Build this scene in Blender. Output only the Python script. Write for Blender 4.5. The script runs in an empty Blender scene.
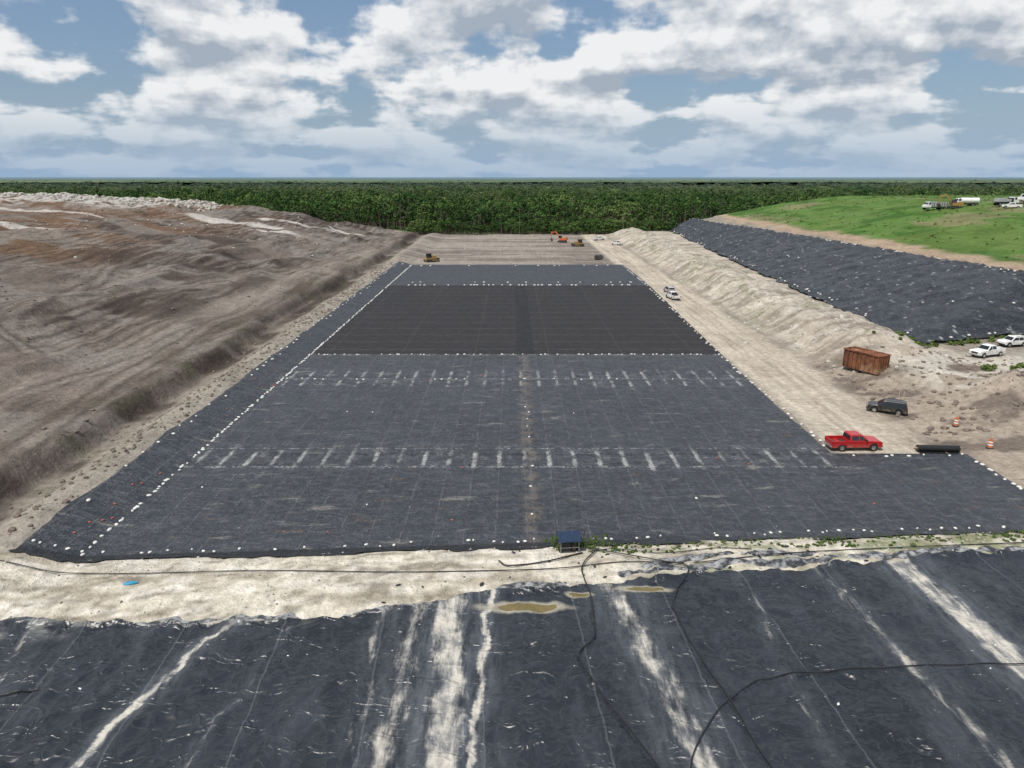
import bpy, bmesh, math, random
import numpy as np
from mathutils import Vector, Matrix
random.seed(7); rng=np.random.default_rng(7)
scene=bpy.context.scene
scene.view_settings.view_transform='Standard'
try: scene.view_settings.look='None'
except Exception: pass
scene.view_settings.exposure=0
# ------------------------------------------------------------ numpy noise
def _h(ix,iy,s):
    n=(ix*374761393+iy*668265263+s*974634777)&0xffffffff
    n=((n^(n>>13))*1274126177)&0xffffffff
    return ((n^(n>>16))&0xffff)/65535.0
def vn(x,y,s=0):
    x=np.asarray(x,float);y=np.asarray(y,float)
    x,y=np.broadcast_arrays(x,y)
    ix=np.floor(x).astype(np.int64);iy=np.floor(y).astype(np.int64)
    fx=x-ix;fy=y-iy;fx=fx*fx*(3-2*fx);fy=fy*fy*(3-2*fy)
    a=_h(ix,iy,s);b=_h(ix+1,iy,s);c=_h(ix,iy+1,s);d=_h(ix+1,iy+1,s)
    return a+(b-a)*fx+(c-a)*fy+(a-b-c+d)*fx*fy
def fbm(x,y,s=0,o=4):
    t=0;a=.5;n=0
    for i in range(o):
        t=t+a*vn(x,y,s+i*17);n+=a;a*=.5;x=np.asarray(x)*2.03+3.1;y=np.asarray(y)*2.03+7.7
    return t/n
def ss(v,a,b):
    t=np.clip((v-a)/(b-a),0,1);return t*t*(3-2*t)
# ------------------------------------------------------------ terrain height
def y_up(x): return 51.0+.060*(x+42)
def y_lo(x): return np.interp(x,[-70,-35,-15,-5,3.6,14.8,42,70],[41.2,42.0,43.0,44.8,46.8,49.2,52.2,53])+.9*(fbm(x/3.,0*x,5,3)-.5)
def x_right(y): return 36+3.6*ss(y,74,230)
def s_par(y): return np.clip((y-120)/280,0,1)
def xfoot(y): return 70+16*s_par(y)
def xtop(y): return 111-15*s_par(y)**1.2
def hill_r(x,y):
    xf=xfoot(y);xt=xtop(y);zt=8.4-2*s_par(y)
    zw=np.where(x<xt,np.clip((x-xf)/(xt-xf),0,1)*zt, zt+np.interp(x-xt,[0,4,45,75,200],[0,.3,8.,12.0,12.5]))
    Y0=120+(x-70)*.35
    zs=np.interp(y-Y0,[0,19,23,85,200],[0,8.4,8.7,20,21.5])
    return np.minimum(zw,zs)*(1-ss(y,385,430))
def in_cell(x,y,m=0.):
    a=(x>-40+m)&(x<x_right(y)-m)&(y>y_up(x)+m)&(y<254-m)
    b=(x>30)&(x<51-m)&(y>y_up(x)+m)&(y<74.2-m)
    return a|b
def H(x,y,rough=True):
    x=np.asarray(x,float);y=np.asarray(y,float)
    x,y=np.broadcast_arrays(x,y)
    fadeY=ss(y,30,52)*(1-ss(y,370,415))
    d=-40-x
    dw=d+np.where(d>2,1,0)*ss(d,2,8)*(7*(fbm(y/22.,x/60.,3,4)-.5))
    zl=np.interp(dw,[-4.6,0,2,3.5,6,9.5,11.5,18,27,29,42,44,50,90,125,180,260,600,4000],[0,1.2,1.6,1.4,.1,-.2,2.3,3.0,4.0,5.4,7.0,8.1,8.6,15.2,17.3,20.5,21.5,18,0])
    zl=zl+np.where(d>8,1,0)*ss(d,8,30)*((fbm(x/18.,y/40.,11,4)-.5)*4.2+(fbm(x/5.,y/9.,12,4)-.5)*1.5+(fbm(x/1.6,y/2.4,13,2)-.5)*.3)
    zl=zl+ss(d,16,30)*(1-ss(d,120,160))*.4*np.sin(dw/3.7+1.5*fbm(y/30.,x/30.,9,2)*3)
    zl=zl+ss(d,95,125)*(1-ss(d,230,300))*ss(y,250,300)*(fbm(x/6.,y/6.,21,4)-.25)*3.2
    z=zl*fadeY
    g=2*ss(x,48,70)*ss(y,45,60)*(1-ss(y,385,430))*(1-ss(x,500,3000))
    b=ss(y,100,120)*(1-ss(y,372,400))
    bump=np.interp(x+2.5*(fbm(y/14.,x/30.,31,3)-.5),[46,50,52,57,62,66,70],[0,.25,.9,3.3,3.3,2.2,.0])
    z=z+g+b*bump+hill_r(x,y)
    z=z+b*ss(bump,.3,1.5)*((fbm(x/2.6,y/2.2,33,4)-.5)*1.7)
    for (cx,cy,r,hh) in [(67,92,5,2.2),(73,96,6,2.0),(61,99,4,1.3),(58,104,3.5,1.2),(62,86,3,.8),(70,84,4,1.4)]:
        q=((x-cx)**2+((y-cy)*1.2)**2)/(r*r)
        z=z+hh*np.exp(-q*1.5)*(.6+.8*fbm(x/1.5,y/1.5,41,3))
    yl=y_lo(x);yu=y_up(x)
    w=np.clip((y-yl)/(yu-yl),0,1)
    z=z+.5*np.sqrt(np.clip(np.sin(np.pi*w),0,1))*(1-ss(np.abs(x),60,90))
    if rough:
        out=~in_cell(x,y,0.)
        z=z+out*((fbm(x/1.7,y/1.7,51,4)-.5)*.32+(fbm(x/.6,y/.6,55,2)-.5)*.10)*(1-ss(np.hypot(x,y),450,600))*np.where(y<y_lo(x),.35,1)
    return z
def in_slope(x,y):
    h=hill_r(x,y);return (h>.5)&(h<7.9)&(y<395)&(x<172)
# ------------------------------------------------------------ mesh helper
def mesh_from(name,V,F,mat=None,smooth=True,coll=None):
    V=np.asarray(V,np.float32);F=np.asarray(F,np.int32)
    me=bpy.data.meshes.new(name)
    k=F.shape[1]
    me.vertices.add(len(V));me.vertices.foreach_set('co',V.ravel())
    me.loops.add(F.size);me.loops.foreach_set('vertex_index',F.ravel())
    me.polygons.add(len(F));me.polygons.foreach_set('loop_start',np.arange(0,F.size,k,dtype=np.int32))
    me.polygons.foreach_set('use_smooth',np.full(len(F),smooth))
    me.update();me.validate()
    o=bpy.data.objects.new(name,me)
    (coll or scene.collection).objects.link(o)
    if mat: me.materials.append(mat)
    return o
def gridfaces(nx,ny):
    i=np.arange(nx-1)[None,:];j=np.arange(ny-1)[:,None]
    a=(j*nx+i).ravel()
    return np.stack([a,a+1,a+nx+1,a+nx],1)
# ------------------------------------------------------------ node DSL
class E:
    def __init__(s,nt,k): s.nt=nt;s.k=k
    def _m(s,op,o=None,c=None,clamp=False):
        n=s.nt.nodes.new('ShaderNodeMath');n.operation=op;n.use_clamp=clamp
        for i,v in enumerate([s,o,c]):
            if v is None: continue
            if isinstance(v,E): s.nt.links.new(v.k,n.inputs[i])
            else: n.inputs[i].default_value=float(v)
        return E(s.nt,n.outputs[0])
    def __add__(s,o): return s._m('ADD',o)
    __radd__=__add__
    def __sub__(s,o): return s._m('SUBTRACT',o)
    def __rsub__(s,o): return (s*-1.)+o
    def __mul__(s,o): return s._m('MULTIPLY',o)
    __rmul__=__mul__
    def __truediv__(s,o): return s._m('DIVIDE',o)
    def abs(s): return s._m('ABSOLUTE')
    def frac(s): return s._m('FRACT')
    def floor(s): return s._m('FLOOR')
    def pow(s,p): return s._m('POWER',p)
    def max(s,o): return s._m('MAXIMUM',o)
    def min(s,o): return s._m('MINIMUM',o)
    def clamp(s): return s._m('ADD',0.,clamp=True)
    def sst(s,a,b,t0=0.,t1=1.):
        n=s.nt.nodes.new('ShaderNodeMapRange');n.interpolation_type='SMOOTHSTEP'
        s.nt.links.new(s.k,n.inputs[0])
        for i,v in enumerate([a,b,t0,t1]):
            if isinstance(v,E): s.nt.links.new(v.k,n.inputs[i+1])
            else: n.inputs[i+1].default_value=v
        return E(s.nt,n.outputs[0])
    def band(s,a,b,w): return s.sst(a-w,a+w)*(1.-s.sst(b-w,b+w))
class G:
    def __init__(g,nt): g.nt=nt;g.nodes=nt.nodes;g.links=nt.links
    def pos(g):
        n=g.nodes.new('ShaderNodeNewGeometry');g.P=n.outputs['Position']
        s=g.nodes.new('ShaderNodeSeparateXYZ');g.links.new(g.P,s.inputs[0])
        return [E(g.nt,s.outputs[i]) for i in range(3)]
    def vec(g,x,y,z=0.):
        n=g.nodes.new('ShaderNodeCombineXYZ')
        for i,v in enumerate([x,y,z]):
            if isinstance(v,E): g.links.new(v.k,n.inputs[i])
            else: n.inputs[i].default_value=v
        return n.outputs[0]
    def noise(g,v,scale=1.,detail=4.,rough=.55,dist=0.):
        n=g.nodes.new('ShaderNodeTexNoise');g.links.new(v,n.inputs['Vector'])
        n.inputs['Scale'].default_value=scale;n.inputs['Detail'].default_value=detail
        n.inputs['Roughness'].default_value=rough;n.inputs['Distortion'].default_value=dist
        return E(g.nt,n.outputs[0])
    def voro(g,v,scale=1.,feature='F1'):
        n=g.nodes.new('ShaderNodeTexVoronoi');g.links.new(v,n.inputs['Vector']);n.feature=feature
        n.inputs['Scale'].default_value=scale
        return E(g.nt,n.outputs[0])
    def mix(g,f,a,b,mode='MIX'):
        n=g.nodes.new('ShaderNodeMix');n.data_type='RGBA';n.blend_type=mode
        if isinstance(f,E): g.links.new(f.k,n.inputs[0])
        else: n.inputs[0].default_value=f
        for i,v in ((6,a),(7,b)):
            if isinstance(v,E): g.links.new(v.k,n.inputs[i])
            elif hasattr(v,'is_output'): g.links.new(v,n.inputs[i])
            else: n.inputs[i].default_value=(*v,1)
        return n.outputs[2]
    def scale(g,c,f):
        n=g.nodes.new('ShaderNodeVectorMath');n.operation='SCALE'
        if hasattr(c,'is_output'): g.links.new(c,n.inputs[0])
        else: n.inputs[0].default_value=c
        if isinstance(f,E): g.links.new(f.k,n.inputs[3])
        else: n.inputs[3].default_value=f
        return n.outputs[0]
def newmat(name):
    m=bpy.data.materials.new(name);m.use_nodes=True
    nt=m.node_tree;b=nt.nodes['Principled BSDF']
    return m,G(nt),b
def setc(g,b,key,v):
    if isinstance(v,E): g.links.new(v.k,b.inputs[key])
    elif hasattr(v,'is_output'): g.links.new(v,b.inputs[key])
    elif isinstance(v,(tuple,list)): b.inputs[key].default_value=(*v,1)
    else: b.inputs[key].default_value=v
def bump(g,b,h,dist,strength=1.):
    n=g.nodes.new('ShaderNodeBump');g.links.new(h.k,n.inputs['Height'])
    n.inputs['Distance'].default_value=dist;n.inputs['Strength'].default_value=strength
    g.links.new(n.outputs[0],b.inputs['Normal'])
def simple(name,col,rough=.6,metal=0.,var=.25,scale=3.,spec=.5):
    m,g,b=newmat(name)
    x,y,z=g.pos();tc=g.nodes.new('ShaderNodeTexCoord')
    n=g.noise(tc.outputs['Object'],scale,3)
    setc(g,b,'Base Color',g.scale(col,n*var*2+(1-var)))
    b.inputs['Roughness'].default_value=rough;b.inputs['Metallic'].default_value=metal
    b.inputs['Specular IOR Level'].default_value=spec
    return m
# ------------------------------------------------------------ GROUND
def axis(segs):
    out=[];
    for a,b,n in segs: out.append(np.linspace(a,b,n,endpoint=False))
    return np.concatenate(out)
gx=np.concatenate([-np.geomspace(40000,260,26),axis([(-259,-112,150),(-112,112,360),(112,258,90)]),np.geomspace(260,40000,26)])
gy=np.concatenate([-np.geomspace(40000,20,18),axis([(-18,22,14),(22,130,240),(130,440,300)]),np.geomspace(441,45000,36)])
GX,GY=np.meshgrid(gx,gy)
Z=H(GX,GY)
under=in_cell(GX,GY,.9)|((GY<y_lo(GX)-.9)&(GY>-5)&(np.abs(GX)<48))|in_slope(GX,GY)
Z=Z-under*.45
V=np.stack([GX,GY,Z],-1).reshape(-1,3)
def lerpc(c,col,m): return c+(np.array(col)-c)*m[...,None]
C=np.zeros(GX.shape+(3,))+np.array([.045,.07,.022])
x,y=GX,GY
site=(1-ss(y,396,404))*(1-ss(np.abs(x),330,360))*ss(y,-40,-20)
site=np.maximum(site,0)
nA=fbm(x/20.,y/20.,61,5);nB=fbm(x/4.,y/7.,62,4);nC=fbm(x/2.2,y/22.,63,4)
C=lerpc(C,[.245,.215,.18],site)
d=-40-x
hillm=ss(d,6,12)*site
wx=x+8*(fbm(x/40.,y/40.,170,3)-.5);wd=-40-wx
C=lerpc(C,[.128,.103,.088],hillm)
C=lerpc(C,[.175,.148,.128],hillm*ss(nB,.5,.62)*.6)
big=fbm(x/34.,y/48.,171,5)
C=lerpc(C,[.058,.044,.037],hillm*ss(big,.48,.55)*.85)
C=lerpc(C,[.20,.168,.142],hillm*ss(nC,.54,.66)*.5)
C=lerpc(C,[.145,.088,.055],hillm*ss(d,50,85)*ss(fbm(x/25.,y/25.,70,4),.40,.52)*.9)
C=lerpc(C,[.22,.20,.178],hillm*ss(fbm(x/11.,y/15.,177,5),.55,.62)*.65)
ln=.5+.5*np.sin(wd*2.1+10*fbm(x/60.,y/60.,172,3))
C=lerpc(C,[.23,.195,.165],hillm*ss(ln,.7,1.)*ss(fbm(x/30.,y/20.,173,4),.42,.57)*.5)
C=lerpc(C,[.045,.036,.03],hillm*ss(1-ln,.75,1.)*ss(fbm(x/26.,y/24.,174,4),.38,.53)*.7)
for k_,(ax,ay,bx,by) in enumerate([(-60,80,-44,250),(-95,95,-58,240),(-120,150,-60,200),(-140,210,-60,280),(-75,90,-100,180),(-52,62,-62,180),(-68,100,-120,130)]):
    L2=(bx-ax)**2+(by-ay)**2;t_=((x-ax)*(bx-ax)+(y-ay)*(by-ay))/L2
    dist=((x-ax)*(by-ay)-(y-ay)*(bx-ax))/math.sqrt(L2)+9*(fbm(t_*3.+k_,0*t_,178,2)-.5)
    on=ss(t_,0,.08)*(1-ss(t_,.92,1))
    C=lerpc(C,[.24,.205,.175],hillm*on*np.exp(-(dist/2.6)**2)*.55)
    C=lerpc(C,[.05,.042,.035],hillm*on*(np.exp(-((dist-1.2)/.45)**2)+np.exp(-((dist+1.2)/.45)**2))*.65)
C=lerpc(C,[.38,.36,.33],hillm*ss(d,100,125)*ss(y,270,310)*ss(nB,.38,.5))
for (px,py,rx,ry) in [(-118,300,24,6),(-98,322,18,5),(-92,286,12,3.5),(-150,215,16,4),(-75,330,10,3),(-165,262,20,5)]:
    q=((x-px)/rx)**2+((y-py)/ry)**2+(fbm(x/5.,y/5.,175,4)-.5)*2.2
    C=lerpc(C,[.48,.45,.41],hillm*(1-ss(q,.5,1.1))*.85)
rd=np.exp(-((d-19-5*np.sin(y/60.))/4.5)**2)*ss(y,100,160)*site
C=lerpc(C,[.26,.225,.19],rd*.75*(.5+.5*ss(nC,.35,.6)))
C=lerpc(C,[.29,.26,.22],ss(d,-.5,.5)*(1-ss(d,4.5,7))*site*(.55+.45*ss(nB,.4,.6)))
C=lerpc(C,[.05,.04,.034],ss(d,5.5,7)*(1-ss(d,9.5,12))*site*ss(fbm(y/9.,x/9.,75,3),.38,.56)*.85)
C=lerpc(C,[.085,.065,.05],ss(d,12.5,13.5)*(1-ss(d,15,16.5))*site*ss(fbm(y/14.,0*y,76,2),.4,.6)*.6)
C=lerpc(C,[.10,.105,.055],ss(d,1,3)*(1-ss(d,8,20))*ss(y,52,60)*site*ss(fbm(x/2.5,y/5.,179,4),.63,.7)*.35)
pl=ss(y,252,256)*ss(x,-46,-40)*(1-ss(x,44,50))*site
C=lerpc(C,[.27,.24,.205],pl)
C=lerpc(C,[.15,.125,.108],pl*ss(fbm(x/30.,y/5.,77,4),.48,.6)*.75)
rdm=ss(x,36,38)*(1-ss(x+3*(fbm(y/12.,x/9.,79,3)-.5),47.5,50))*ss(y,60,74)*site
C=lerpc(C,[.47,.415,.335],rdm*(.8+.2*nB))
C=lerpc(C,[.31,.26,.21],rdm*ss(nC,.52,.64)*.55)
for o_ in (40.6,42.5,44.7,46.4):
    C=lerpc(C,[.27,.225,.18],rdm*np.exp(-((x-o_-1.6*(fbm(y/35.,0*y+o_,184,3)-.5)*2)/.28)**2)*.5)
bm=ss(x,49,52)*(1-ss(x,xfoot(y)+3,xfoot(y)+5))*ss(y,100,108)*site
C=lerpc(C,[.40,.355,.295],bm)
gul=fbm(x/9.,y/1.6,176,3)
C=lerpc(C,[.20,.17,.14],bm*ss(gul,.5,.6)*.7)
C=lerpc(C,[.50,.455,.39],bm*ss(fbm(x/3.,y/2.,81,3),.55,.67)*.7)
C=lerpc(C,[.12,.14,.06],bm*ss(fbm(x/4.,y/8.,185,4),.65,.7)*.4)
yd=ss(x,47,51)*(1-ss(y,102,125))*ss(y,50,60)*site
C=lerpc(C,[.31,.26,.21],yd)
C=lerpc(C,[.13,.105,.088],yd*ss(fbm(x/7.,y/4.,83,4),.48,.6)*.85)
C=lerpc(C,[.50,.47,.41],yd*ss(x,56,64)*ss(y,92,96)*(1-ss(y,112,120))*ss(nB,.38,.48)*.85)
hr=hill_r(x,y)+3*(fbm(x/9.,y/9.,85,3)-.5)*.5
gm=ss(hr,8.6,9.3)*site*(x>60)
C=lerpc(C,[.33,.25,.18],ss(hr,7.6,8.2)*site*(x>60))
C=lerpc(C,[.062,.150,.024],gm*(.8+.2*nB))
C=lerpc(C,[.036,.095,.015],gm*ss(fbm(x/7.,y/10.,86,4),.48,.6)*.8)
C=lerpc(C,[.11,.155,.04],gm*ss(nA,.52,.64)*.5)
C=lerpc(C,[.24,.19,.12],gm*ss(fbm(x/14.,y/40.,87,4),.60,.68)*.5)
C=lerpc(C,[.34,.28,.22],gm*ss(hr,19.,19.8)*.8)
fb=ss(y,y_lo(x)-.5,y_lo(x))*(1-ss(y,y_up(x)-.2,y_up(x)+.4))*(np.abs(x)<80)*site
C=lerpc(C,[.54,.495,.41],fb)
C=lerpc(C,[.31,.27,.21],fb*ss(fbm(x/5.,y/.9,89,5),.52,.62)*.75)
C=lerpc(C,[.64,.60,.53],fb*ss(fbm(x/2.5,y/.8,90,3),.55,.65)*.7)
C=lerpc(C,[.17,.145,.11],fb*ss(fbm(x/1.6,y/.6,186,4),.63,.69)*.65)
C=lerpc(C,[.13,.16,.06],fb*ss(x,6,18)*ss(fbm(x/3.,y/.9,91,4),.5,.58)*.65)
C=lerpc(C,[.09,.12,.045],ss(y,900,1000)*ss(fbm(x/300.,y/300.,93,3),.5,.6)*.7)
rub=np.clip(hillm*(.28+.72*ss(d,95,130)*ss(y,230,280))+bm*.4+yd*.6+fb*.15+pl*.1-gm,0,1)
m,g,b=newmat('ground_soil')
X,Y,Zp=g.pos()
at=g.nodes.new('ShaderNodeAttribute');at.attribute_name='Col'
ar=g.nodes.new('ShaderNodeAttribute');ar.attribute_name='rub'
R=E(g.nt,ar.outputs['Fac'])
n1=g.noise(g.P,.15,5,.65);n2=g.noise(g.P,1.2,5,.7)
tr=g.noise(g.vec(X*1.1,Y*.035),1.,3,.6)
vr=g.voro(g.P,1.3)
f=(n1*.9+.55)*(n2*1.3+.35)*(tr*.6+.7)
c=g.scale(at.outputs['Color'],f)
st=(1.-vr.sst(.10,.26))*n2.sst(.48,.58)*R
c=g.mix(st*.6,c,(.48,.45,.40))
setc(g,b,'Base Color',c);b.inputs['Roughness'].default_value=.95;b.inputs['Specular IOR Level'].default_value=.12
bump(g,b,n2*1.2+(1.-vr.sst(0.,.4))*R*.3+tr*.25,.42,.9)
ground=mesh_from('ground',V,gridfaces(len(gx),len(gy)),m)
ca=ground.data.color_attributes.new('Col','FLOAT_COLOR','POINT')
ca.data.foreach_set('color',np.concatenate([C.reshape(-1,3),np.ones((C.size//3,1))],1).astype(np.float32).ravel())
ra=ground.data.attributes.new('rub','FLOAT','POINT');ra.data.foreach_set('value',rub.astype(np.float32).ravel())
# ------------------------------------------------------------ CELL LINER
def liner_common(g,b,c,wr,rough,bd=.12):
    setc(g,b,'Base Color',c);setc(g,b,'Roughness',rough);b.inputs['Specular IOR Level'].default_value=.4
    bump(g,b,wr,bd,.9)
m,g,b=newmat('cell_liner_geotextile')
X,Y,Zp=g.pos()
nl=g.noise(g.P,.07,4,.6);nm=g.noise(g.P,.55,5,.62);nf=g.noise(g.P,3.,2,.6)
nx_=g.noise(g.vec(X*.06,Y*.9),1.,3,.6);ny_=g.noise(g.vec(X*.9,Y*.06),1.,3,.6)
wrn=g.noise(g.vec(X*.5,Y*1.1),1.,3,.5,1.);rid=(1.-(wrn*2-1.).abs()).pow(16.)
wrn2=g.noise(g.vec(X*1.3,Y*.6),1.3,2,.5,.6);rid2=(1.-(wrn2*2-1.).abs()).pow(18.)
Xj=X+(nm-.5)*.6;Yj=Y+(nm-.5)*.8
dark=Yj.band(121.,204.,.25)*X.sst(-35.9,-35.4)
top=Yj.sst(204.,204.5)
near=1.-Yj.sst(120.7,121.2)
c=g.mix(dark,(.026,.030,.038),(.014,.013,.015))
c=g.mix(top,c,(.018,.023,.031))
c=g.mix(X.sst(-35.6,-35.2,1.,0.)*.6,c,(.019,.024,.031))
c=g.scale(c,(nl*1.6+.2)*(nx_*.8+.6)*(ny_*.6+.7)*(nm*1.0+.5))
seam=(((Xj/2.75).frac()-.5)*2.75).abs()
cell=(Xj/2.75).floor()
jit=g.noise(g.vec(cell*3.7,Y.sst(85.,90.)*9.),1.,0,.5)
c=g.mix((1.-seam.sst(.02,.1))*near*.5*nm.sst(.35,.6),c,(.12,.125,.13))
seamr=(((Yj/8.65).frac()-.5)*8.65).abs()
c=g.mix((1.-seamr.sst(.05,.2))*near*.35*nf.sst(.3,.6)*nm.sst(.4,.6),c,(.13,.135,.14))
sd=(((Yj/6.1).frac()-.5)*6.1).abs()
c=g.mix((1.-sd.sst(.12,.45))*dark*.6*nm.sst(.3,.55),c,(.065,.059,.057))
sd2=(((Yj/1.53).frac()-.5)*1.53).abs()
c=g.mix((1.-sd2.sst(.1,.4))*dark*.35,c,(.032,.029,.029))
sv=(((X/13.).frac()-.5)*13.).abs()
c=g.mix((1.-sv.sst(.05,.3))*dark*.25,c,(.06,.057,.058))
c=g.mix(X.band(.8,4.,.1)*dark*.8,c,(.008,.008,.010))
dw=(nf*.30+.02)+jit*.14
dmask=(1.-(seam-dw).sst(-.14,.10))*nm.sst(.34,.58)
Yd=Y+(jit-.5)*4.2+(nm-.5)*2.
rows=Yd.band(71.3,75.6,.6)+Yd.band(101.8,104.6,.5)+Yd.band(106.,110.,.6)
xg=X.sst(-36.5,-36.)*X.sst(36.,37.,1.,0.)
c=g.mix(dmask*rows*xg*(jit.sst(.3,.65)*.5+.25),c,(.46,.46,.45))
hz_=Y.band(70.,77.5,1.)+Y.band(101.,111.,1.2)
c=g.mix(hz_*nm.sst(.48,.7)*nf.sst(.38,.62)*.5*xg,c,(.25,.25,.25))
rl=Y.band(70.6,71.0,.12)+Y.band(76.,76.3,.12)+Y.band(105.2,105.7,.15)+Y.band(120.6,121.4,.15)
c=g.mix(rl*xg*nf.sst(.45,.6)*nm.sst(.35,.55)*.6,c,(.40,.40,.39))
cs=(Xj-2.).abs()
c=g.mix((1.-cs.sst(.1,1.3))*near*nm.sst(.42,.6)*.65,c,(.16,.125,.095))
c=g.mix((1.-cs.sst(.05,.25))*near*.3*nf.sst(.4,.6),c,(.2,.19,.17))
mud=g.noise(g.vec(X*.3,Y*.7),1.,6,.72)
c=g.mix(mud.sst(.56,.70)*near*.45,c,(.11,.102,.095))
scr=g.noise(g.vec(X*.13,Y*.5),1.,5,.74)
c=g.mix(scr.sst(.59,.68)*near*.6,c,(.25,.235,.205))
c=g.mix((1.-scr).sst(.60,.68)*nf.sst(.45,.6)*Y.sst(60.,100.,1.,.15)*near*.65,c,(.19,.10,.045))
speck=g.voro(g.vec(X,Y*.7),.9)
c=g.mix((1.-speck.sst(.035,.07))*nm.sst(.5,.6)*near*.8,c,(.5,.5,.48))
c=g.mix((rid*.6+rid2*.4)*.6*(1.-dark*.7),c,(.14,.145,.155))
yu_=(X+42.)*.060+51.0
edge_shade=(1.-(Y-yu_).sst(.5,.9))*X.sst(6.,20.,1.,.25)  # shadow band along the front edge, painted as darker liner colour
c=g.mix(edge_shade*.85,c,(.008,.009,.011))
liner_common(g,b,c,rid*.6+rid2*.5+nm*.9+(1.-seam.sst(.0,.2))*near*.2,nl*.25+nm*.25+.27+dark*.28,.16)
NX,NY=260,500
cxs=np.linspace(-40.2,51,NX);cys=np.linspace(51.0,254.4,NY)
CX,CY=np.meshgrid(cxs,cys)
t=(CX+40.2)/(91.2)
xr=x_right(CY)+.3*(fbm(CY/4.,0*CY,97,3)-.5)
xl=-40.2+.9*(fbm(CY/6.,0*CY,98,3)-.5)
xr=np.where(CY<74.3,51.,xr)
CXm=xl+(xr-xl)*t
low=y_up(CXm)-.25-.6*ss(fbm(CXm/2.,0*CXm,99,3),.4,.6)
k=np.clip((CY-51.0)/(74.3-51.0),0,1)
CYm=np.where(CY<74.3,low+(74.3-low)*k,CY)
wr_=(1-np.abs(fbm(CXm/3.,CYm/2.,102,3)*2-1))**8
CZ=H(CXm,CYm,False)+.07+.08*(fbm(CXm/1.6,CYm/1.6,101,3)-.5)+.09*wr_
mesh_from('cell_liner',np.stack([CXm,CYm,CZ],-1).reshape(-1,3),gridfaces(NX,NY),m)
# ------------------------------------------------------------ FOREGROUND TARP
m,g,b=newmat('black_plastic_sheet')
X,Y,Zp=g.pos()
nl=g.noise(g.P,.11,4,.6);nm=g.noise(g.P,.7,5,.6);nf=g.noise(g.P,4.,3,.6)
w1=g.noise(g.vec(X*.25,Y*.5),1.,3,.5,1.0);r1=(1.-(w1*2-1.).abs()).pow(3.)
w2=g.noise(g.vec(X*.9,Y*.7),1.,2,.5,.8);r2=(1.-(w2*2-1.).abs()).pow(5.)
c=g.scale((.013,.016,.022),(nl*1.8+.1)*(nm*.6+.7))
veil=g.noise(g.vec(X*.35,Y*.10),1.,5,.62)
c=g.mix(veil.sst(.50,.75)*.45,c,(.058,.066,.080))
Xm=X+(nm-.5)*.3+Y*.06+3.
seam=(((Xm/6.8).frac()-.5)*6.8).abs()
c=g.mix((1.-seam.sst(.02,.09))*.45,c,(.10,.11,.12))
c=g.mix(r2.pow(3.)*.10,c,(.12,.13,.15))
wob=(g.noise(g.vec(Y*.26,X*.07),1.,5,.62)-.5)*3.0
streaks=[(-19.8,42.5,-23.1,30.4,.32,.85),(-4.4,45,-3.6,30,1.1,1.),(-1.6,46,-2.2,30,.28,.95),(7.6,47,10.2,30,.9,.66),(31.2,49,32.4,36,.95,1.),(-9.2,44,-8.6,30,.35,.40),(-6.5,45,-7,30,.9,.5),(24.5,50,25.,44,.5,.4),(-33.,43,-31,34,.3,.4),(-15,43.5,-16.5,34,.2,.3),(18,50,17.5,40,.25,.3)]
tot=None;hal=None
for (xa,ya,xb,yb,w,a) in streaks:
    kx=(xb-xa)/(yb-ya)
    dd=(X+wob-((Y-ya)*kx+xa)).abs()/w
    s=(1.-dd.sst(.1,1.5))*a
    h_=(1.-dd.sst(.3,4.2))*a
    tot=s if tot is None else tot.max(s)
    hal=h_ if hal is None else hal.max(h_)
brk=g.noise(g.vec(X*1.2,Y*.22),1.,6,.7)
brk2=g.noise(g.vec(X*.9,Y*.45),1.,6,.66)
sm=(tot+(brk-.5)*1.8*tot.sst(.02,.25)+(brk2-.5)*1.2*tot.sst(.02,.3)).sst(.22,1.)
vl=(hal*brk.sst(.33,.68))
c=g.mix(vl*.65,c,(.15,.165,.185))
c=g.mix(sm*.9,c,g.mix((brk2-.5+brk).sst(.35,.65),(.22,.22,.215),(.54,.505,.44)))
for (px,py,rx,ry) in [(.9,44.6,2.6,.55),(10.,46.9,1.6,.35),(5.,46.2,.8,.3)]:
    q=((X-px)/rx).pow(2.)+((Y-py)/ry).pow(2.)+(nm-.5)*1.6
    pm=1.-q.sst(.75,.95)
    c=g.mix((1.-q.sst(.9,2.6))*.8,c,(.36,.33,.26))
    c=g.mix(pm,c,(.15,.115,.04))
lipd=1.-(Y-((X+35.)*.19+42.)).abs().sst(.2,2.4)
dust=nm.sst(.42,.66)*lipd
c=g.mix(dust*.75,c,(.23,.23,.22))
setc(g,b,'Base Color',c);setc(g,b,'Roughness',sm*.35+nm*.3+.22);b.inputs['Specular IOR Level'].default_value=.55
bump(g,b,r1*1.0+r2*.35+nm*.2+(1.-seam.sst(0.,.15))*.2,.17,.8)
tx=np.linspace(-47,55,440);ty=np.linspace(0,1,210)
TX,TT=np.meshgrid(tx,ty)
edge=y_lo(TX)+.25+.55*(fbm(TX/1.3,0*TX,105,4)-.45)+.9*(fbm(TX/6.,0*TX,106,2)-.5)
TY=-4+(edge+4)*TT**.8
def tarpz(x,y):
    fold=(1-np.abs(fbm(x/2.4+y/9,y/5.,107,3)*2-1))**4
    fold2=(1-np.abs(fbm(x/1.2-y/6,y/1.9,110,2)*2-1))**5
    return .1+.26*fold+.10*fold2+.3*(fbm(x/4.,y/4.,108,4)-.5)
TZ=H(TX,TY,False)+tarpz(TX,TY)
TZ+=.10*np.abs(np.sin(TX*1.3+5*fbm(TX/4,TY/4,109,2)))*ss(TT,.93,1.)
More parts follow.
